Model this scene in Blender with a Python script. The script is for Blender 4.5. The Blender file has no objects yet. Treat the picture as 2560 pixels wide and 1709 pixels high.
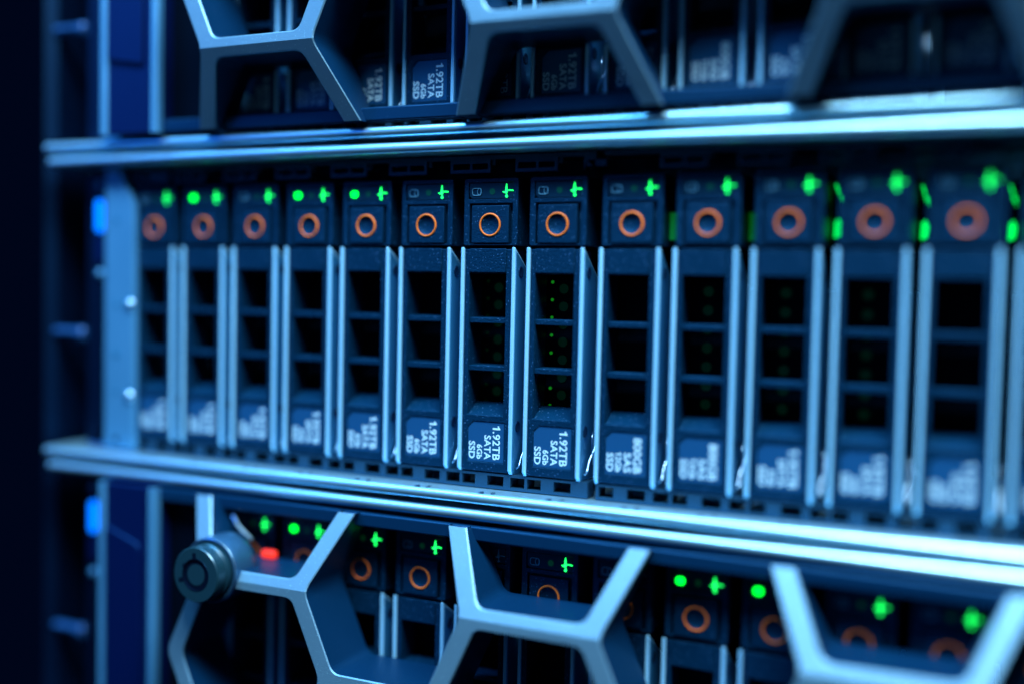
import bpy, math, random
from mathutils import Vector, Matrix
from mathutils.geometry import tessellate_polygon
random.seed(7)
S = bpy.context.scene
C = S.collection
MM = 0.001

# ---------------------------------------------------------------- camera
cam_d = bpy.data.cameras.new('camera')
cam = bpy.data.objects.new('camera', cam_d); C.objects.link(cam)
R_ = Vector((0.91176792, 0.41011383, 0.02204345))
U_ = Vector((-0.03889642, 0.0327948, 0.99870495))
F_ = Vector((-0.4088598, 0.91144454, -0.0458532))
m = Matrix(((R_.x, U_.x, -F_.x), (R_.y, U_.y, -F_.y), (R_.z, U_.z, -F_.z))).to_4x4()
m.translation = Vector((110.146, -230.921, -16.551)) * MM
cam.matrix_world = m
cam_d.sensor_width = 36.0
cam_d.lens = 36.0 * 2620.9 / 2560.0
cam_d.clip_start = 0.01
cam_d.clip_end = 50.0
cam_d.dof.use_dof = True
cam_d.dof.focus_distance = 0.2553
cam_d.dof.aperture_fstop = 1.95
S.camera = cam

# ---------------------------------------------------------------- world, lamps, exposure
w = bpy.data.worlds.new('World'); S.world = w; w.use_nodes = True
w.node_tree.nodes['Background'].inputs[0].default_value = (0.005, 0.05, 0.30, 1)
w.node_tree.nodes['Background'].inputs[1].default_value = 0.03
S.view_settings.view_transform = 'Standard'
S.view_settings.look = 'None'
S.view_settings.exposure = 0.0
S.view_settings.gamma = 1.0

def area(name, loc, target, sx, sy, power, col):
    d = bpy.data.lights.new(name, 'AREA'); d.shape = 'RECTANGLE'
    d.size = sx * MM; d.size_y = sy * MM; d.energy = power; d.color = col
    o = bpy.data.objects.new(name, d); C.objects.link(o)
    o.location = Vector(loc) * MM
    o.rotation_euler = (Vector(target) - Vector(loc)).to_track_quat('-Z', 'Y').to_euler()
    return o
area('key_lamp', (220, -235, 520), (80, 0, -70), 460, 110, 16.0, (0.66, 0.86, 1.0))
area('top_left_lamp', (-190, -240, 420), (-70, 0, -60), 300, 100, 4.0, (0.16, 0.55, 1.0))
area('front_lamp', (-150, -700, 60), (-20, 0, -30), 700, 50, 0.22, (0.38, 0.74, 1.0))
area('left_blue_lamp', (-420, -380, 200), (-120, 0, 0), 160, 200, 0.45, (0.02, 0.22, 1.0))

# ---------------------------------------------------------------- materials
def mat(name, base, metal=0.0, rough=0.5, spec=0.5, bump=0.0, bscale=5000, emit=None, es=0.0,
        vary=0.0, vscale=900, speck=0.0, sb=3.0):
    m = bpy.data.materials.new(name); m.use_nodes = True
    nt = m.node_tree; b = nt.nodes['Principled BSDF']
    b.inputs['Base Color'].default_value = (*base, 1)
    b.inputs['Metallic'].default_value = metal
    b.inputs['Roughness'].default_value = rough
    b.inputs['Specular IOR Level'].default_value = spec
    if metal < 0.3: b.inputs['Specular Tint'].default_value = (0.10, 0.45, 1.0, 1)
    if emit:
        b.inputs['Emission Color'].default_value = (*emit, 1)
        b.inputs['Emission Strength'].default_value = es
    if bump or vary or speck:
        tc = nt.nodes.new('ShaderNodeTexCoord')
    if bump:
        n = nt.nodes.new('ShaderNodeTexNoise'); n.inputs['Scale'].default_value = bscale
        n.inputs['Detail'].default_value = 3
        nt.links.new(tc.outputs['Object'], n.inputs['Vector'])
        bp = nt.nodes.new('ShaderNodeBump'); bp.inputs['Strength'].default_value = bump
        bp.inputs['Distance'].default_value = 0.00018
        nt.links.new(n.outputs['Fac'], bp.inputs['Height'])
        nt.links.new(bp.outputs['Normal'], b.inputs['Normal'])
    if vary:
        n2 = nt.nodes.new('ShaderNodeTexNoise'); n2.inputs['Scale'].default_value = vscale * 0.08
        n2.inputs['Detail'].default_value = 8
        nt.links.new(tc.outputs['Object'], n2.inputs['Vector'])
        mr = nt.nodes.new('ShaderNodeMapRange')
        mr.inputs['From Min'].default_value = 0.3; mr.inputs['From Max'].default_value = 0.7
        mr.inputs['To Min'].default_value = max(0.05, rough - vary); mr.inputs['To Max'].default_value = rough + vary
        nt.links.new(n2.outputs['Fac'], mr.inputs['Value'])
        nt.links.new(mr.outputs['Result'], b.inputs['Roughness'])
    if speck:                       # tiny specks paler than the base
        v = nt.nodes.new('ShaderNodeTexVoronoi'); v.inputs['Scale'].default_value = vscale
        nt.links.new(tc.outputs['Object'], v.inputs['Vector'])
        lt = nt.nodes.new('ShaderNodeMath'); lt.operation = 'LESS_THAN'; lt.inputs[1].default_value = speck
        nt.links.new(v.outputs['Distance'], lt.inputs[0])
        mx = nt.nodes.new('ShaderNodeMix'); mx.data_type = 'RGBA'
        mx.inputs[6].default_value = (*base, 1)
        mx.inputs[7].default_value = tuple(min(1, c * sb + 0.03) for c in base) + (1,)
        nt.links.new(lt.outputs[0], mx.inputs[0])
        nt.links.new(mx.outputs[2], b.inputs['Base Color'])
    return m

M = {
 'plastic': mat('charcoal textured plastic', (0.0004, 0.0155, 0.043), 0, 0.42, 0.3, 1.0, 2600, speck=0.16, vscale=1250, sb=5.0),
 'smooth': mat('dark smooth plastic', (0.003, 0.016, 0.045), 0, 0.35, 0.4, 0.2, 6000),
 'black': mat('black plastic', (0.0006, 0.002, 0.006), 0, 0.6, 0.08),
 'window': mat('smoked window', (0.003, 0.022, 0.050), 0, 0.35, 0.25, 0.25, 3000),
 'label': mat('label film', (0.006, 0.055, 0.15), 0, 0.40, 0.5, 0.1, 2500, speck=0.05, vscale=900),
 'steel': mat('brushed steel edge', (0.27, 0.64, 0.92), 0.35, 0.42, 0.5, 0.5, 6000, vary=0.08),
 'plate': mat('zinc plated sheet', (0.025, 0.20, 0.38), 0.6, 0.45, 0.5, 0.3, 2500, vary=0.10),
 'lip': mat('satin aluminium lip', (0.42, 0.80, 1.0), 0.9, 0.36, 0.5, 0.08, 5000),
 'ear': mat('blue grey ear metal', (0.05, 0.22, 0.42), 0.35, 0.5, 0.5, 0.2, 2500, vary=0.08),
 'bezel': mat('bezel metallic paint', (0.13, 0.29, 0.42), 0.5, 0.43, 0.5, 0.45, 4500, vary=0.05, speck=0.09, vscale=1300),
 'bezeldark': mat('bezel navy rails and shaded web', (0.0008, 0.017, 0.052), 0, 0.40, 0.5, 0.3, 4000, speck=0.05, vscale=600),  # navy rails, and web walls with their shade put into the colour
 'bezelside': mat('bezel end blue plastic', (0.0003, 0.004, 0.040), 0, 0.45, 0.5, 0.2, 3000),
 'vent': mat('vent plastic', (0.008, 0.034, 0.065), 0, 0.5, 0.5, 0.5, 4000),
 'orange': mat('orange ring paint', (0.80, 0.17, 0.022), 0, 0.4, 0.25),
 'ink': mat('white print', (0.45, 0.70, 0.82), 0, 0.5, 0.4),
 'inkdark': mat('dark print', (0.004, 0.02, 0.06), 0, 0.5, 0.4),
 'iconoff': mat('unlit icon print', (0.10, 0.30, 0.45), 0, 0.5, 0.4),
 'green': mat('green light', (0, 0.3, 0.1), emit=(0.01, 1.0, 0.12), es=3.4),
 'green2': mat('green light steady', (0, 0.3, 0.05), emit=(0.0, 1.0, 0.03), es=4.0),
 'greendim': mat('dim green glow', (0, 0.008, 0.004), emit=(0.01, 0.5, 0.06), es=0.010),  # added glow for green light coming through the plate holes
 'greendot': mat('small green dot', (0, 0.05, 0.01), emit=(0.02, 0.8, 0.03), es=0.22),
 'leak': mat('green light pipe', (0, 0.3, 0.05), emit=(0.0, 1.0, 0.10), es=1.6),  # glow stands in for green light leaking between the drives
 'leakdim': mat('dim green light pipe', (0, 0.1, 0.02), emit=(0.02, 1.0, 0.06), es=0.07),  # weaker glow for the fainter leaks
 'rung': mat('rung blue steel', (0.010, 0.07, 0.22), 0.3, 0.4),
 'blueled': mat('blue light', (0.0, 0.01, 0.05), emit=(0.0, 0.16, 1.0), es=2.6),
 'red': mat('red cam plastic with glow', (0.5, 0.02, 0.01), emit=(1.0, 0.035, 0.012), es=1.1),  # plastic cam with an added glow to stay bright in shade
 'chrome': mat('chrome spring', (0.40, 0.65, 0.85), 1.0, 0.28, 0.5),
 'hole': mat('hole dark', (0.001, 0.003, 0.010), 0, 0.4, 0.4),
 'lockface': mat('lock face metal', (0.009, 0.045, 0.07), 0.4, 0.30, 0.5, 0.2, 3000),
 'collar': mat('lock collar paint', (0.03, 0.12, 0.24), 0.6, 0.36, 0.5, 0.3, 4000),
 'rack': mat('black rack steel', (0.0006, 0.003, 0.012), 0, 0.45, 0.4, 0.2, 1200),
 'rackblue': mat('rack rail blue steel', (0.0001, 0.002, 0.011), 0, 0.45, 0.5, 0.2, 1200),
}

# ---------------------------------------------------------------- mesh builder (millimetres)
class MB:
    def __init__(s): s.v = []; s.f = []
    def add(s, vs, fs):
        o = len(s.v); s.v += [tuple(p) for p in vs]; s.f += [tuple(i + o for i in f) for f in fs]; return s
    def box(s, x0, x1, y0, y1, z0, z1):
        vs = [(x, y, z) for x in (x0, x1) for y in (y0, y1) for z in (z0, z1)]
        return s.add(vs, [(0, 1, 3, 2), (4, 6, 7, 5), (0, 4, 5, 1), (2, 3, 7, 6), (0, 2, 6, 4), (1, 5, 7, 3)])
    def prism(s, outer, holes, y0, y1):
        """XZ polygon (with holes) from y0 (front) to y1 (back)"""
        loops = [outer] + list(holes)
        flat = [p for l in loops for p in l]; n = len(flat)
        tris = tessellate_polygon([[Vector((p[0], p[1], 0)) for p in l] for l in loops])
        vs = [(p[0], y0, p[1]) for p in flat] + [(p[0], y1, p[1]) for p in flat]
        fs = []
        for t in tris: fs.append(tuple(t)); fs.append(tuple(i + n for i in reversed(t)))
        o = 0
        for l in loops:
            k = len(l)
            for i in range(k):
                a, b = o + i, o + (i + 1) % k
                fs.append((a, b, b + n, a + n))
            o += k
        return s.add(vs, fs)
    def profx(s, prof, x0, x1):
        """YZ polygon extruded along X"""
        n = len(prof)
        vs = [(x0, p[0], p[1]) for p in prof] + [(x1, p[0], p[1]) for p in prof]
        fs = [tuple(range(n)), tuple(reversed(range(n, 2 * n)))]
        fs += [(i, i + n, (i + 1) % n + n, (i + 1) % n) for i in range(n)]
        return s.add(vs, fs)
    def profz(s, prof, z0, z1):
        n = len(prof)
        vs = [(p[0], p[1], z0) for p in prof] + [(p[0], p[1], z1) for p in prof]
        fs = [tuple(range(n)), tuple(reversed(range(n, 2 * n)))]
        fs += [(i, i + n, (i + 1) % n + n, (i + 1) % n) for i in range(n)]
        return s.add(vs, fs)
    def lathe(s, cx, cz, prof, n=40):
        """(radius, y) profile turned about a Y-parallel axis"""
        k = len(prof); vs = []; fs = []
        for j in range(n):
            a = 2 * math.pi * j / n
            for r, y in prof: vs.append((cx + r * math.cos(a), y, cz + r * math.sin(a)))
        for j in range(n):
            for i in range(k - 1):
                a, b = j * k + i, ((j + 1) % n) * k + i
                fs.append((a, a + 1, b + 1, b))
        return s.add(vs, fs)
    def lathex(s, cy, cz, prof, n=24):
        k = len(prof); vs = []; fs = []
        for j in range(n):
            a = 2 * math.pi * j / n
            for r, x in prof: vs.append((x, cy + r * math.cos(a), cz + r * math.sin(a)))
        for j in range(n):
            for i in range(k - 1):
                a, b = j * k + i, ((j + 1) % n) * k + i
                fs.append((a, a + 1, b + 1, b))
        return s.add(vs, fs)
    def tube(s, pts, r, n=8, closed=False):
        pts = [Vector(p) for p in pts]; N = len(pts); vs = []; fs = []
        for i, p in enumerate(pts):
            if closed: t = pts[(i + 1) % N] - pts[i - 1]
            else: t = pts[min(i + 1, N - 1)] - pts[max(i - 1, 0)]
            t.normalize()
            ref = Vector((0, 1, 0)) if abs(t.y) < 0.8 else Vector((1, 0, 0))
            a = t.cross(ref).normalized(); b = t.cross(a).normalized()
            for j in range(n):
                th = 2 * math.pi * j / n
                vs.append(p + a * (r * math.cos(th)) + b * (r * math.sin(th)))
        M_ = N if closed else N - 1
        for i in range(M_):
            for j in range(n):
                a0, a1 = i * n + j, i * n + (j + 1) % n
                b0, b1 = ((i + 1) % N) * n + j, ((i + 1) % N) * n + (j + 1) % n
                fs.append((a0, a1, b1, b0))
        if not closed:
            fs.append(tuple(reversed(range(n)))); fs.append(tuple(range((N - 1) * n, N * n)))
        return s.add(vs, fs)
    def mesh(s, name, m, smooth=False):
        me = bpy.data.meshes.new(name)
        me.from_pydata([(x * MM, y * MM, z * MM) for x, y, z in s.v], [], s.f)
        import bmesh
        bm = bmesh.new(); bm.from_mesh(me)
        bmesh.ops.recalc_face_normals(bm, faces=bm.faces)
        bm.to_mesh(me); bm.free()
        me.materials.append(m)
        if smooth:
            for p in me.polygons: p.use_smooth = True
        return me

def obj(name, mb, m, parent=None, bevel=0.0, smooth=False, label=None, loc=None, seg=2):
    me = mb if isinstance(mb, bpy.types.Mesh) else mb.mesh(name, m, smooth)
    o = bpy.data.objects.new(name, me); C.objects.link(o)
    if parent: o.parent = parent
    if loc: o.location = Vector(loc) * MM
    if bevel:
        bv = o.modifiers.new('bevel', 'BEVEL'); bv.width = bevel * MM; bv.segments = seg
        bv.limit_method = 'ANGLE'; bv.angle_limit = math.radians(40)
    if smooth == 'auto' or bevel:
        for p in me.polygons: p.use_smooth = True
        wn = o.modifiers.new('wn', 'WEIGHTED_NORMAL'); wn.keep_sharp = True
        me.set_sharp_from_angle(angle=math.radians(35))
    if label: o['label'] = label
    return o

def thing(name, label, cat, loc=(0, 0, 0), group=None):
    o = bpy.data.objects.new(name, None); C.objects.link(o)
    o.empty_display_size = 0.005
    o.location = Vector(loc) * MM
    o['label'] = label; o['category'] = cat
    if group: o['group'] = group
    return o

def text_mesh(s, size, m, off=0.0, ext=0.04, align='LEFT', name='t'):
    cu = bpy.data.curves.new(name, 'FONT'); cu.body = s; cu.size = size * MM
    cu.extrude = ext * MM; cu.offset = off * MM; cu.align_x = align; cu.align_y = 'CENTER'
    cu.resolution_u = 3
    o = bpy.data.objects.new(name, cu); C.objects.link(o)
    dg = bpy.context.evaluated_depsgraph_get()
    me = bpy.data.meshes.new_from_object(o.evaluated_get(dg))
    bpy.data.objects.remove(o)
    vs = [v.co.copy() / MM for v in me.vertices]; fs = [tuple(p.vertices) for p in me.polygons]
    return vs, fs

def label_line(s, sz, off):
    if not s.startswith('1'): return text_mesh(s, sz, None, off, 0.02)
    vs, fs = text_mesh(s[1:], sz, None, off, 0.02)
    zb = min(v.y for v in vs if True); zt = max(v.y for v in vs)
    x0 = min(v.x for v in vs) - sz * 0.16; h = zt - zb; w2 = sz * 0.15
    P = [(x0 - w2, zb), (x0, zb), (x0, zt), (x0 - w2 * .75, zt), (x0 - w2 * 1.2, zt - h * .13), (x0 - w2 * 2.1, zt - h * .2), (x0 - w2 * 2.1, zt - h * .34), (x0 - w2, zt - h * .32)]
    n = len(P); o = len(vs)
    vs += [Vector((x, y, 0.02)) for x, y in P] + [Vector((x, y, -0.02)) for x, y in P]
    fs += [tuple(o + i for i in range(n)), tuple(o + n + i for i in reversed(range(n)))]
    fs += [(o + i, o + n + i, o + n + (i + 1) % n, o + (i + 1) % n) for i in range(n)]
    return vs, fs
def circle(cx, cz, r, n=24):
    return [(cx + r * math.cos(2 * math.pi * i / n), cz + r * math.sin(2 * math.pi * i / n)) for i in range(n)]
def rrect(x0, x1, z0, z1, r, n=5):
    out = []
    for cx, cz, a0 in ((x1 - r, z0 + r, -90), (x1 - r, z1 - r, 0), (x0 + r, z1 - r, 90), (x0 + r, z0 + r, 180)):
        for i in range(n + 1):
            a = math.radians(a0 + 90 * i / n); out.append((cx + r * math.cos(a), cz + r * math.sin(a)))
    return out
def rect(x0, x1, z0, z1): return [(x0, z0), (x1, z0), (x1, z1), (x0, z1)]

PITCH, GAP, U2 = 17.6, 0.75, 88.9
def slot_x(i): return (i - 6) * PITCH + (GAP if i >= 8 else 0)
ZC = -23.6                                   # centre height of the middle server
ROWS = {'upper': U2, 'middle': 0.0, 'lower': -U2}
XL, XR = -142.0, 330.0

# ---------------------------------------------------------------- the rack
rk = thing('rack_post', 'black steel rack upright with horizontal rungs at the dark left edge', 'rack post', (-140, 0, -200))
def L(mb): # shift to rack local
    mb.v = [(x + 140, y, z + 200) for x, y, z in mb.v]; return mb
obj('outer_flange', L(MB().profz([(-152.5, 4), (-150, 1.5), (-147.5, 4), (-147.5, 60), (-152.5, 60)], -210, 170)), M['rackblue'], rk)
obj('inner_web', L(MB().box(-134.9, -133.0, 10, 60, -210, 170)), M['rackblue'], rk, bevel=0.5)
obj('back_panel', L(MB().box(-147.5, -134.5, 45, 60, -210, 170)), M['rack'], rk)
for z in (59.5, -31.0, -121.5):
    r = obj('rung', L(MB().profx([(4 + 1.6 * math.cos(a), z + 1.2 * math.sin(a)) for a in [2 * math.pi * i / 14 for i in range(14)]], -147.5, -137)), M['rung'], rk, smooth='auto')
    k = obj('rung_end', L(MB().lathex(4, z - .4, [(0, -135.4), (1.6, -135.5), (2.0, -136), (2.0, -138), (0, -138)])), M['rung'], r, smooth='auto')

# ---------------------------------------------------------------- server chassis
def lip_profile(zc, y1, thick_up):
    r = 1.42; pts = []
    for i in range(13):
        a = math.radians(-90 - 180 * i / 12)
        pts.append((-4.4 + r * math.cos(a), zc + r * math.sin(a)))
    # pts from bottom through nose to top
    return pts + [(y1, zc + r), (y1, zc - r)]

CH_LABEL = {
 'upper': 'top server case with silver lips behind the upper honeycomb bezel',
 'middle': 'open server case without a bezel holding the middle row of drives',
 'lower': 'bottom server case with bright silver upper lip behind the bezel with the lock'}
for row, dz in ROWS.items():
    t = thing('server_chassis', CH_LABEL[row], 'server', (-124, 0, dz - 66), group='stacked rack servers')
    def T(mb, dz=dz):
        mb.v = [(x + 124, y, z + 66) for x, y, z in mb.v]; return mb
    bl = obj('bottom_lip', T(MB().profx(lip_profile(-66.0, 90, 1), XL, XR)), M['lip'], t, smooth='auto')
    tl = obj('top_lip', T(MB().profx(lip_profile(18.7, 90, 1), XL + 1.5, XR)), M['lip'], t, smooth='auto')
    obj('back_wall', T(MB().box(-118, XR, 86, 89, -64.3, 17.0)), M['black'], t)
    obj('side_wall', T(MB().box(-121.5, -117, 1.5, 86, -64.3, 17.0)), M['plate'], t)
    # front ear with holes and two rivets
    if row == 'middle':
        ear = [(-122.9, -63.8), (-112.0, -63.8), (-112.0, 7.0), (-118.2, 17.0), (-122.9, 17.0)]
    else:
        ear = [(-122.9, -64.2), (-117.2, -64.2), (-117.2, 17.0), (-122.9, 17.0)]
    e = obj('ear', T(MB().prism(ear, [], -1.2, 1.2)), M['ear'], t, bevel=0.4)
    if row == 'middle':
        for z in (-21.9, -48.2):
            obj('rivet', T(MB().lathe(-113.3, z, [(0, -2.4), (0.6, -2.3), (1.1, -1.9), (1.45, -1.3), (1.45, -1.0)], 20)), M['chrome'], e, smooth=True)
        for z, r, kk in ((-22.1, .9, 'plate'), (-36.5, 1.1, 'plate'), (-47.3, .9, 'plate'), (-61.2, 1.0, 'hole'), (2.0, .9, 'plate')):
            obj('screw_hole', T(MB().lathe(-118.6, z, [(0, -1.25), (r, -1.25), (r + .05, -1.2)], 20)), M[kk], e, smooth=True)
    # ear module with the blue light, left of the flange
    lx = -2.0 if row == 'lower' else 0.0
    em = obj('status_panel', T(MB().box(-132.6, -124.8, 1.5, 30, -63.5, 16.5)), M['rackblue'], t, bevel=0.4)
    obj('status_light', T(MB().prism(rrect(-128.3 + lx, -126.1 + lx, -1.2, 8.2, 1.08), [], 0.4, 1.6)), M['blueled'], em, bevel=0.2)
    obj('light_housing', T(MB().prism(rrect(-129.0 + lx, -125.2 + lx, -9.8, -2.2, 1.3), [], 1.0, 1.6)), M['bezelside'], em, bevel=0.2)
    for z in (12.5, -13.4):
        obj('panel_screw', T(MB().lathe(-127.3 + lx, z, [(0, 0.3), (1.0, 0.5), (1.4, 1.0), (1.4, 1.6)], 20)), M['ear'], em, smooth=True)
    if row == 'middle':
        obj('corner_gusset', T(MB().prism([(-133, -64.2), (-125.2, -64.2), (-125.2, -56.5), (-128.5, -60)], [], 1.5, 9)), M['rung'], t, bevel=0.6)
    # slotted vent frames above and below the drive bays
    low = MB(); up = MB()
    for a, b, first, last in ((-113.3, 26.5, 0, 7), (28.6, 170.5, 8, 15)):
        holes = []; 
        for i in range(first, last + 1):
            x = slot_x(i)
            for h0, h1 in ((0.3, 4.7), (6.5, 10.3), (11.0, 14.6)):
                if x + h1 < b - .8 and x + h0 > a + .8: holes.append(rect(x + h0, x + h1, -63.7, -61.2))
            for h0, h1 in ((-11.1, -7.3), (-6.6, -3.0)):
                if i == first and x + h0 > a + .6: holes.append(rect(x + h0, x + h1, -63.7, -61.2))
        low.prism(rect(a, b, -64.35, -60.6), holes, 0.8, 5.5)
        up.box(a, b, 1.2, 8, 15.9, 17.05)
        for i in range(first, last + 1):
            x = slot_x(i)
            x0, x1 = x + 6.1, min(x + 17.0, b)
            if i == last: x1 = b
            hs = [rect(x0 + .7, x0 + 5.4, 13.5, 15.0)]
            if x1 - x0 > 10.6: hs.append(rect(x0 + 6.0, x0 + 10.2, 13.5, 15.0))
            up.prism(rect(x0, x1, 12.7, 15.9), hs, 0.8, 3.4)
            up.box(x1, min(x1 + 1.0, b + .01), 1.6, 3.4, 14.5, 15.9) if x1 < b - 1.2 else None
        if first == 0: up.prism(rect(-113.3, -103.5 + 2, 12.7, 15.9), [rect(-112, -108, 13.5, 15.0)], .8, 3.4)
    obj('lower_vent_frame', T(low), M['vent'], t)
    obj('upper_vent_frame', T(up), M['vent'], t)
    if row == 'middle':
        nb = MB()
        for i in range(0, 14):
            x = slot_x(i) + (0.4)
            nb.add([(x + .2, -5.0, -64.37), (x + 1.9, -5.0, -64.37), (x + 1.05, -3.6, -64.37), (x + .2, -5.0, -64.34), (x + 1.9, -5.0, -64.34), (x + 1.05, -3.6, -64.34)],
                   [(3, 4, 5), (0, 2, 1), (0, 1, 4, 3), (1, 2, 5, 4), (2, 0, 3, 5)])
            vs, fs = text_mesh(str(i), 2.4, None, 0.03, 0.015)
            nb.add([(v.x + x + 3.4, v.y - 4.3, v.z - 64.36) for v in vs], fs)
        obj('slot_numbers', T(nb), M['inkdark'], bl)

# ---------------------------------------------------------------- one drive sled
ICON_Y = 0.42
def pulse_icon():
    mb = MB(); x, z, y = 4.1, 8.1, ICON_Y
    mb.tube([(x - 1.0, y, z - .15), (x - .35, y, z - .15), (x - .05, y, z + 1.7), (x + .1, y, z + .15), (x + .7, y, z + .22), (x + 1.7, y, z + .12)], 0.13, 6)
    mb.tube([(x - .75, y, z - .3), (x - .1, y, z - .35), (x - .02, y, z - .8), (x, y, z - 1.25)], 0.14, 6)
    mb.prism(circle(x - .02, z - 1.25, .3, 12), [], y - .1, y + .1)
    mb.prism(circle(x - .05, z - .15, .27, 12), [], y - .12, y + .1)
    return mb
def disk_icon():
    mb = MB(); x, z, y = -3.9, 8.05, ICON_Y
    mb.tube([(p[0], y, p[1]) for p in rrect(x - 1.2, x + 1.2, z - .85, z + .85, .55, 4)], 0.10, 6, True)
    mb.tube([(x + .65 + .5 * math.cos(a), y, z + .82 * math.sin(a)) for a in [2 * math.pi * i / 18 for i in range(18)]], 0.09, 6, True)
    return mb
ME = {}
def build_parts():
    # side rails with rivet holes
    prof = [(0.0, -5.4), (0.0, -59.6), (1.3, -60.9), (45, -60.9), (45, -14), (13, -14)]
    ME['rail_l'] = MB().profx(prof, -7.75, -6.8).mesh('side_rail', M['steel'])
    ME['rail_r'] = MB().profx(prof, 5.98, 6.93).mesh('side_rail', M['steel'])
    # plates: the flanks of the rails, a duller zinc sheet
    fl = [(0.5, -6.6), (0.5, -59.4), (1.5, -60.5), (44, -60.5), (44, -14.4), (12.8, -14.4)]
    ME['flank'] = MB().profx(fl, 6.95, 7.15).mesh('side_plate', M['plate'])
    for j, z in enumerate((-11.3, -48.9)):
        h = MB(); h.lathex(3.0, z, [(0, 7.22), (0.95, 7.24), (1.2, 7.36), (1.35, 7.30), (1.42, 7.16)], 24)
        ME['stud%d' % j] = h.mesh('stud', M['smooth'], True)
    # carrier front
    op = rect(-5.5, 4.4, -46.4, -11.7)
    lab = [(-5.2, -58.0), (4.7, -58.0), (4.7, -47.9), (-3.6, -47.9), (-5.2, -49.5)]
    b = MB().prism(rect(-6.78, 5.96, -60.2, -5.9), [op, lab], 0.5, 0.95)
    b.prism(rect(-6.77, 5.95, -60.2, -5.9), [op], 0.93, 8.0)
    b.box(-5.45, 4.35, 0.15, 0.52, -11.5, -5.75)
    b.profx([(0.6, -46.5), (6.0, -43.8), (8.0, -43.7), (8.0, -46.6)], -5.5, 4.4)
    ME['carrier'] = b.mesh('carrier_front', M['plastic'])
    ME['slats'] = [MB().profx([(1.0, z), (1.0, z - 1.25), (6.5, z - 1.0), (6.5, z + .1)], -5.5, 4.4).mesh('slat', M['plastic']) for z in (-22.6, -34.3)]
    lb = [(-5.1, -57.9), (4.6, -57.9), (4.6, -48.0), (-3.55, -48.0), (-5.1, -49.55)]
    ME['label'] = MB().prism(lb, [], 0.72, 0.92).mesh('label', M['label'])
    for key, lines in (('tb', (('1.92TB', 2.5, 2.75, 2.3), ('SATA', .15, 2.4, 2.0), ('6Gb', -2.0, 2.0, 1.6), ('SSD', -4.1, 2.3, 1.9))),
                       ('gb', (('800GB', 2.5, 2.75, 2.3), ('SAS', .15, 2.4, 2.0), ('12Gb', -2.0, 2.0, 1.6), ('SSD', -4.1, 2.3, 1.9)))):
        t = MB()
        for s, cx, sz, _ in lines:
            vs, fs = label_line(s, sz, 0.04)
            want = {'1.92TB': 8.4, 'SATA': 6.0, '6Gb': 3.6, 'SSD': 4.3, '800GB': 8.2, 'SAS': 4.6, '12Gb': 4.6}[s]
            wd = max(v.x for v in vs) - min(v.x for v in vs); k = want / wd; xm = max(v.x for v in vs)
            # text up -> +X, reading direction -> down
            t.add([(cx + v.y, 0.69 - v.z, -57.3 - (v.x - xm) * k) for v in vs], fs)
        ME['text_' + key] = t.mesh('label_text', M['ink'])
    # head
    hd = MB().prism(rrect(-7.2, 7.2, -4.95, 11.2, .5, 3), [rect(-6.1, 5.9, 6.25, 10.3), rect(-5.75, 5.85, -4.6, 5.25)], 0.3, 1.6)
    hd.box(-7.19, 7.19, 1.58, 26, -4.94, 11.19)
    ME['head'] = hd.mesh('latch_housing', M['plastic'])
    ME['window'] = MB().prism([(-5.2, 6.4), (5.75, 6.4), (5.75, 10.15), (-5.95, 10.15), (-5.95, 7.1)], [], 0.55, 1.55).mesh('indicator_window', M['window'])
    n = 32; bt = MB()
    bt.prism(rect(-5.0, 4.95, -4.4, 4.7), [circle(0, 0, 2.35, n)], 0.0, 1.5)
    bt.lathe(0, 0, [(2.35, 0.0), (2.1, 0.14), (1.6, 0.36), (.9, .52), (0.0, .56)], n)
    ME['button'] = bt.mesh('release_button', M['plastic'])
    ME['ring'] = MB().lathe(0, 0, [(2.42, 0.02), (2.40, -.14), (2.50, -.26), (2.68, -.28), (2.86, -.16), (2.9, 0.02)], 48).mesh('ring', M['orange'], True)
    ME['pulse'] = pulse_icon().mesh('pulse_light', M['green'])
    ME['pulse_off'] = pulse_icon().mesh('pulse_light', M['iconoff'])
    ME['disk_off'] = disk_icon().mesh('disk_icon', M['iconoff'])
    dm = MB().prism(rrect(-4.9, -2.9, 7.25, 8.95, .7, 4), [], ICON_Y - .1, ICON_Y + .1)
    ME['disk_on'] = dm.mesh('disk_light', M['green2'])
    ME['middot'] = MB().prism(circle(0.2, 8.1, .75, 16), [], 0.50, 0.56).mesh('centre_light', mat('faint green dot', (0.002, 0.05, 0.03), emit=(0, .3, .06), es=.05))  # dot with faint green emission
    # bay interior seen through the openings
    pl = MB().box(-6.5, 5.8, 9.5, 10.5, -60, -6)
    ME['inner'] = pl.mesh('drive_end_plate', M['black'])
    d1 = MB(); d2 = MB()
    for k in range(8):
        z = -13.5 - 4.35 * k
        d1.prism(circle(-4.6, z, .38, 12), [], 9.3, 9.6)
        d2.prism(circle(-1.6, z - 1.6, 1.2, 16), [], 9.3, 9.6)  # glowing discs stand in for holes with green light behind
    ME['dots'] = d1.mesh('green_dot', M['greendot']); ME['dotsb'] = d1.mesh('green_dot', M['greendim']); ME['vents'] = d2.mesh('vent_glow', M['greendim'])
    ME['leak'] = MB().prism([(8.2, -2.6), (9.3, -2.2), (9.6, .2), (9.0, 1.6), (8.3, .9)], [], 22, 24).mesh('light_leak', M['leak'])  # leaked green light shaped as a glowing chip
    ME['leakdim'] = MB().box(7.6, 9.6, 22, 24, -3.4, 2.8).mesh('light_leak', M['leakdim'])
    sv = MB().tube([(8.1, 21, 9.2), (8.5, 21.5, 8.0), (8.7, 21, 7.2)], .16, 6)
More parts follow.
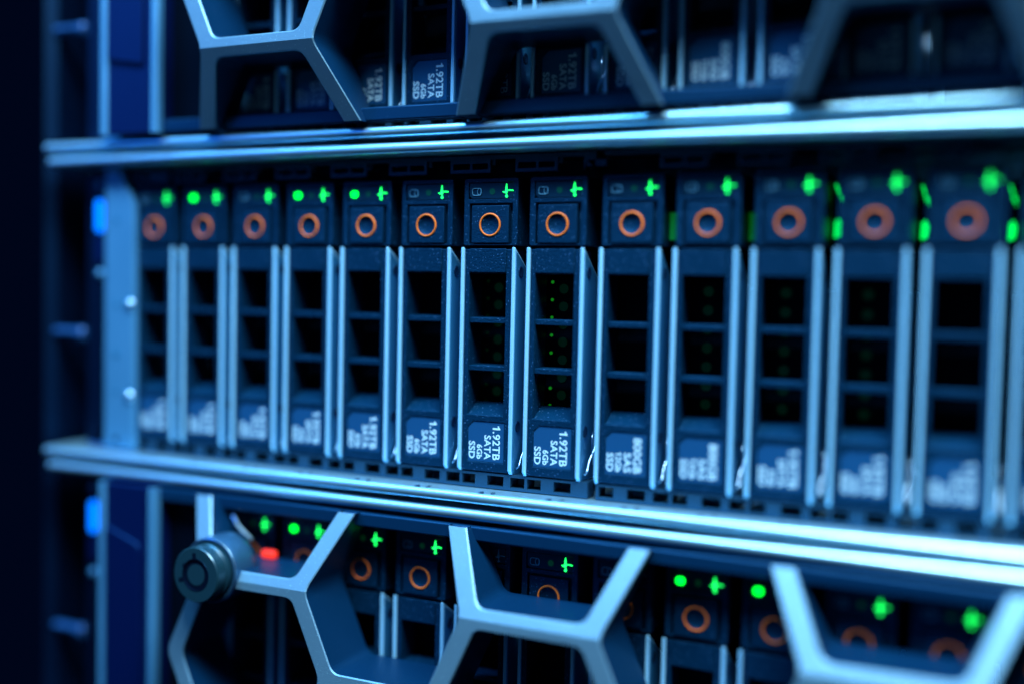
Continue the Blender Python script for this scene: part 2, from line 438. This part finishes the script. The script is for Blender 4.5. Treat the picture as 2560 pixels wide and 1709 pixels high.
    sv.tube([(8.6, 22, 7.0), (9.0, 21, 5.9), (9.5, 21.6, 4.9)], .10, 6)
    sv.tube([(9.1, 21, 6.6), (9.3, 22, 5.9)], .2, 6)
    ME['sliver'] = sv.mesh('leak_sliver', M['leak'])  # thin streaks of leaked green light, made as glowing tubes
    c = MB()
    pts = []
    for i in range(15):
        u = i / 14; pts.append((8.35 + .25 * math.sin(u * 6), 7.5 - 5.2 * u ** 1.3, -50.5 - 7.4 * u))
    pts += [(8.2, 1.8, -58.6), (7.8, 1.7, -59.0), (7.4, 2.2, -59.0)]
    c.tube(pts, 0.22, 8)
    c.tube([(8.3, 5.5, -49), (8.4, 4.6, -51), (8.45, 4.8, -54), (8.2, 6, -57)], 0.13, 8)
    ME['clip'] = c.mesh('spring_clip', M['chrome'], True)
build_parts()

def part(name, key, parent, bevel=0, smooth=False, seg=2):
    me = ME[key] if isinstance(key, str) else key
    return obj(name, me, None, parent, bevel=bevel, smooth=smooth, seg=seg)

def make_drive(kind, lit):
    t = thing('drive_sled', 'x', 'drive')
    part('side_rail', 'rail_l', t, 0.2); rr = part('side_rail', 'rail_r', t, 0.2)
    fp = part('side_plate', 'flank', t); part('stud', 'stud0', fp); part('stud', 'stud1', fp)
    part('carrier_front', 'carrier', t, 0.12)
    for s in ME['slats']: part('slat', s, t, 0.12)
    lb = part('label', 'label', t); part('label_text', 'text_' + kind, lb)
    hd = part('latch_housing', 'head', t, 0.15)
    wd = part('indicator_window', 'window', hd, 0.08)
    bt = part('release_button', 'button', t, 0.18); part('ring', 'ring', bt)
    part('pulse_light', 'pulse', t)
    part('disk_light' if lit else 'disk_icon', 'disk_on' if lit else 'disk_off', t)
    part('centre_light', 'middot', t)
    part('drive_end_plate', 'inner', t)
    part('spring_clip', 'clip', t)
    return t
def dup(root):
    r = root.copy(); C.objects.link(r)
    for ch in list(root.children):
        c = ch.copy(); C.objects.link(c); c.parent = r
        for g in ch.children:
            d = g.copy(); C.objects.link(d); d.parent = c
    return r
ORD = ['first', 'second', 'third', 'fourth', 'fifth', 'sixth', 'seventh', 'eighth', 'ninth', 'tenth', 'eleventh', 'twelfth', 'thirteenth', 'fourteenth']
LIT = {'middle': {1, 3, 4}, 'lower': {3, 9, 10}, 'upper': set()}
GBS = {8, 9}
protos = {}
for row, dz in ROWS.items():
    for i in range(14):
        if row != 'middle' and i < 1: continue
        key = ('gb' if i in GBS else 'tb', i in LIT[row])
        if key in protos: t = dup(protos[key])
        else: t = protos[key] = make_drive(*key)
        t.location = Vector((slot_x(i), 0, dz)) * MM
        o = ORD[i]
        if row == 'middle':
            if i == 6: s = 'sharply focused drive with orange ring and 1.92TB label, seventh in the open middle row'
            elif i == 13: s = 'drive cut off by the right edge, last in the open middle row'
            elif i == 0: s = 'blurred drive beside the rivetted ear, first in the open middle row'
            else:
                s = '%s drive from left in the open middle row, %s lit' % (o, 'two green lights' if i in LIT[row] else 'one green light')
            t['group'] = 'drives in the open middle server'
        elif row == 'upper':
            s = 'drive behind the top bezel, directly above the %s drive of the middle row' % o
            t['group'] = 'drives behind the top bezel'
        else:
            s = 'drive behind the bottom bezel, directly below the %s drive of the middle row' % o
            t['group'] = 'drives behind the bottom bezel'
        t['label'] = s
        if row == 'lower' and i in (6, 8):
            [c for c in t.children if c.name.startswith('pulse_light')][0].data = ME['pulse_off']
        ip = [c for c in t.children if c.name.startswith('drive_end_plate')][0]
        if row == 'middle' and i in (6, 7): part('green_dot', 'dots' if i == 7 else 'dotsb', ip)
        if row == 'middle' and i in (6, 7, 9, 10, 11): part('vent_glow', 'vents', ip)
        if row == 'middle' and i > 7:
            lp = part('light_leak', 'leak' if i > 9 else 'leakdim', t)
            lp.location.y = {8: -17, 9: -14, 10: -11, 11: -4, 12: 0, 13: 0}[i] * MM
            if i > 9: g = part('leak_sliver', 'sliver', t); g.location.y = {10: -9, 11: -3, 12: 0, 13: 0}[i] * MM

# ---------------------------------------------------------------- honeycomb bezels
HH = 40.0
BD, BB = 9.6, 14.4            # slope run, half bar length
def yf(z):
    a = abs(z); return -18.0 if a <= 21.4 else -18.0 + 9.5 * (a - 21.4) / (HH - 21.4)
def inset_poly(P, ins, rad):
    """offset every edge inward by ins[i] (edge i = P[i]->P[i+1]); returns per-corner arcs"""
    n = len(P); A = sum(P[i][0] * P[(i + 1) % n][1] - P[(i + 1) % n][0] * P[i][1] for i in range(n))
    sg = 1 if A > 0 else -1; lines = []
    for i in range(n):
        p = Vector(P[i]); q = Vector(P[(i + 1) % n]); d = (q - p).normalized(); nn = Vector((-d.y, d.x)) * sg
        lines.append((p + nn * ins[i], d))
    arcs = []
    for i in range(n):
        p, d = lines[i - 1]; q, e = lines[i]
        cr = d.x * e.y - d.y * e.x
        if abs(cr) < 1e-6: c = q.copy()
        else:
            tt = ((q.x - p.x) * e.y - (q.y - p.y) * e.x) / cr; c = p + d * tt
        if ins[i - 1] > 0 and ins[i] > 0:
            r = rad; a = c - d * r; b = c + e * r
            arcs.append([a * (1 - u) ** 2 + c * 2 * u * (1 - u) + b * u * u for u in [k / 6 for k in range(7)]])
        else: arcs.append([c])
    return arcs
def cell(front, web, P, ins, rad=2.2, yback=-1.3):
    ch = 0.28
    A0 = inset_poly(P, [max(0, x - ch) if x > 0 else 0 for x in ins], rad)
    A1 = inset_poly(P, ins, rad)
    n = len(P)
    def V(p, off=0): return (p[0], yf(p[1]) + off, p[1])
    for k in range(n):
        k2 = (k + 1) % n
        arc = A0[k]
        vs = [V(P[k])] + [V(a) for a in arc]
        fs = [(0, i, i + 1) for i in range(1, len(arc))]
        if fs: front.add(vs, fs)
        if ins[k] > 0:
            front.add([V(P[k]), V(arc[-1]), V(A0[k2][0]), V(P[k2])], [(0, 1, 2, 3)])
    # chamfer and web walls
    def chain(arcs): 
        out = []
        for k in range(n):
            for j, a in enumerate(arcs[k]): out.append((a, k, j == len(arcs[k]) - 1))
        return out
    c0, c1 = chain(A0), chain(A1)
    for i in range(len(c0)):
        j = (i + 1) % len(c0)
        if c0[i][2] and ins[c0[i][1]] <= 0: continue
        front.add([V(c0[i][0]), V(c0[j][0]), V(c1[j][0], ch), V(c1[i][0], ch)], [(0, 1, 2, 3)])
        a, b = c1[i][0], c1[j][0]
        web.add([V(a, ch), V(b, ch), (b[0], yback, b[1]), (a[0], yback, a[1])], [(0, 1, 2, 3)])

def shx(mb, d):
    mb.v = [(x + d, y, z) for x, y, z in mb.v]; return mb
B_LABEL = {'upper': 'grey honeycomb bezel across the top server, its lower half in view',
           'lower': 'grey honeycomb bezel with round key lock across the bottom server'}
for row in ('upper', 'lower'):
    z0 = ZC + ROWS[row]
    t = thing('honeycomb_cover', B_LABEL[row], 'bezel', (-119, -5, z0), group='honeycomb server bezels')
    def T(mb):
        mb.v = [(x + 119, y + 5, z) for x, y, z in mb.v]; return mb
    fr, wb = MB(), MB()
    w_ = 2.3
    KN = 4
    e = HH; fx = BD * (e - 21.4) / 21.4
    for k in range(KN):
        xa = -57.1 + 76.8 * k; xb = xa + 38.4
        cell(fr, wb, [(xa - BB, -21.4), (xa + BB, -21.4), (xa + BB + BD, 0), (xa + BB, 21.4), (xa - BB, 21.4), (xa - BB - BD, 0)], [w_] * 6)
        for s in (1, -1):
            P = [(xa - BB, s * 21.4), (xa + BB, s * 21.4), (xa + BB + fx, s * e), (xa - BB - fx, s * e)]
            I = [w_, w_, 0, w_]
            if s < 0: P = P[::-1]; I = [0, w_, w_, w_]; I = [0 if (abs(abs(P[i][1]) - e) < .01 and abs(abs(P[(i + 1) % 4][1]) - e) < .01) else w_ for i in range(4)]
            cell(fr, wb, P, I)
            P = [(xb - BB, 0), (xb + BB, 0), (xb + BB + BD, s * 21.4), (xb + BB + BD - fx, s * e), (xb - BB - BD + fx, s * e), (xb - BB - BD, s * 21.4)]
            if s < 0: P = P[::-1]
            I = [0 if (abs(abs(P[i][1]) - e) < .01 and abs(abs(P[(i + 1) % 6][1]) - e) < .01) else w_ for i in range(6)]
            if row == 'lower' or True: cell(fr, wb, P, I)
    # left end: outer edge of the first arms
    xs = -57.1 - 38.4
    P = [(-99, -e), (xs + BB + BD - fx, -e), (xs + BB + BD, -21.4), (xs + BB, 0), (xs + BB + BD, 21.4), (xs + BB + BD - fx, e), (-99, e)]
    cell(fr, wb, P, [0, w_, w_, w_, w_, 0, 0])
    obj('honeycomb_front', T(fr), M['bezel'], t, smooth=False)
    obj('honeycomb_web', T(wb), M['bezeldark'], t, smooth=False)  # same casting as the front, its shade put into a darker colour
    XE = -57.1 + 76.8 * KN - 10
    obj('lower_rail', T(MB().box(-99, XE, -6.2, -2.2, -HH + .1, -HH + 3.6)), M['bezeldark'], t, bevel=0.4)
    obj('upper_rail', T(MB().box(-99, XE, -6.2, -2.2, HH - 3.6, HH - .1)), M['bezeldark'], t, bevel=0.4)
    TE = lambda mb: T(shx(mb, 1.6))
    ec = obj('end_cap', TE(MB().profz([(-119, -3), (-119, -7.4), (-118.4, -8), (-99.6, -8), (-99, -7.4), (-99, -1)], -HH, HH)), M['bezelside'], t, bevel=0.3)
    obj('edge_highlight', TE(MB().profz([(-119.6, -4), (-119.6, -7.6), (-119.0, -8.6), (-117.6, -8.6), (-116.8, -7.9), (-116.8, -7)], -HH, HH)), M['ear'], ec, smooth='auto')  # raised rim, lighter to paint in light on the rounded corner
    obj('edge_highlight', TE(MB().profz([(-101.0, -7.9), (-100.8, -8.6), (-99.4, -8.6), (-98.8, -8), (-98.8, -6)], -HH, HH)), M['ear'], ec, smooth='auto')  # right edge, its bright line put in by the lighter colour
    obj('latch_plate', TE(MB().prism([(-116.4, -19.5), (-103.6, -21.5), (-103.6, 22.5), (-105, 24.3), (-116.4, 28)], [], -9.0, -7.9)), M['bezelside'], ec, bevel=0.4)
    obj('closing_panel', T(MB().box(-99, -85.5, -2.0, -1.0, -HH, HH)), M['black'], t)
    if row == 'lower':
        cx, cz = -68.6, 23.4
        lk = obj('lock_collar', T(MB().lathe(cx, cz, [(7.4, -18.9), (7.9, -19.4), (8.3, -18.9), (8.3, -17.4), (8.4, -13), (8.2, -10.5), (6.0, -10.0)], 56)), M['collar'], t, smooth=True)
        obj('lock_barrel', T(MB().lathe(cx, cz, [(7.2, -17), (7.2, -20.4), (6.7, -20.9), (6.7, -21.6), (7.1, -22), (7.1, -24.1), (6.8, -24.5), (4.1, -24.5), (4.1, -21), (2.7, -21), (2.7, -24.3), (0, -24.3)], 56)), M['lockface'], lk, smooth='auto')
        nt = MB()
        for a in (95, 200, 150):
            ca, sa = math.cos(math.radians(a)), math.sin(math.radians(a))
            r0, r1, hw = 3.9, (5.6 if a != 150 else 4.6), .55
            pts = [(cx + ca * r0 - sa * hw, cz + sa * r0 + ca * hw), (cx + ca * r1 - sa * hw, cz + sa * r1 + ca * hw), (cx + ca * r1 + sa * hw, cz + sa * r1 - ca * hw), (cx + ca * r0 + sa * hw, cz + sa * r0 - ca * hw)]
            nt.prism(pts, [], -24.56, -24.4)
        nt.lathe(cx, cz, [(4.25, -24.45), (4.2, -24.54), (3.95, -24.54), (3.95, -21)], 40)
        nt.lathe(cx, cz, [(2.62, -24.2), (4.2, -24.2)], 40)
        obj('collar_rim', T(MB().tube([(cx + 8.1 * math.cos(a), -18.9, cz + 8.1 * math.sin(a)) for a in [2 * math.pi * i / 48 for i in range(48)]], 0.28, 8, True)), M['chrome'], lk, smooth='auto')
        obj('keyway', T(nt), M['hole'], lk)
        obj('lock_spring', T(MB().tube([(-72.6, -5, 34.4), (-71.6, -5.5, 33.6), (-70.6, -6, 32.4), (-68.6, -6, 30.8), (-66.6,-5,28.6)], 0.55, 8)), M['chrome'], lk, smooth='auto')
        obj('lock_cam', T(MB().box(-63.8, -59.8, -4.4, -2.4, 24.0, 26.0)), M['red'], lk, bevel=0.4)  # red plastic cam of the lock, glow added
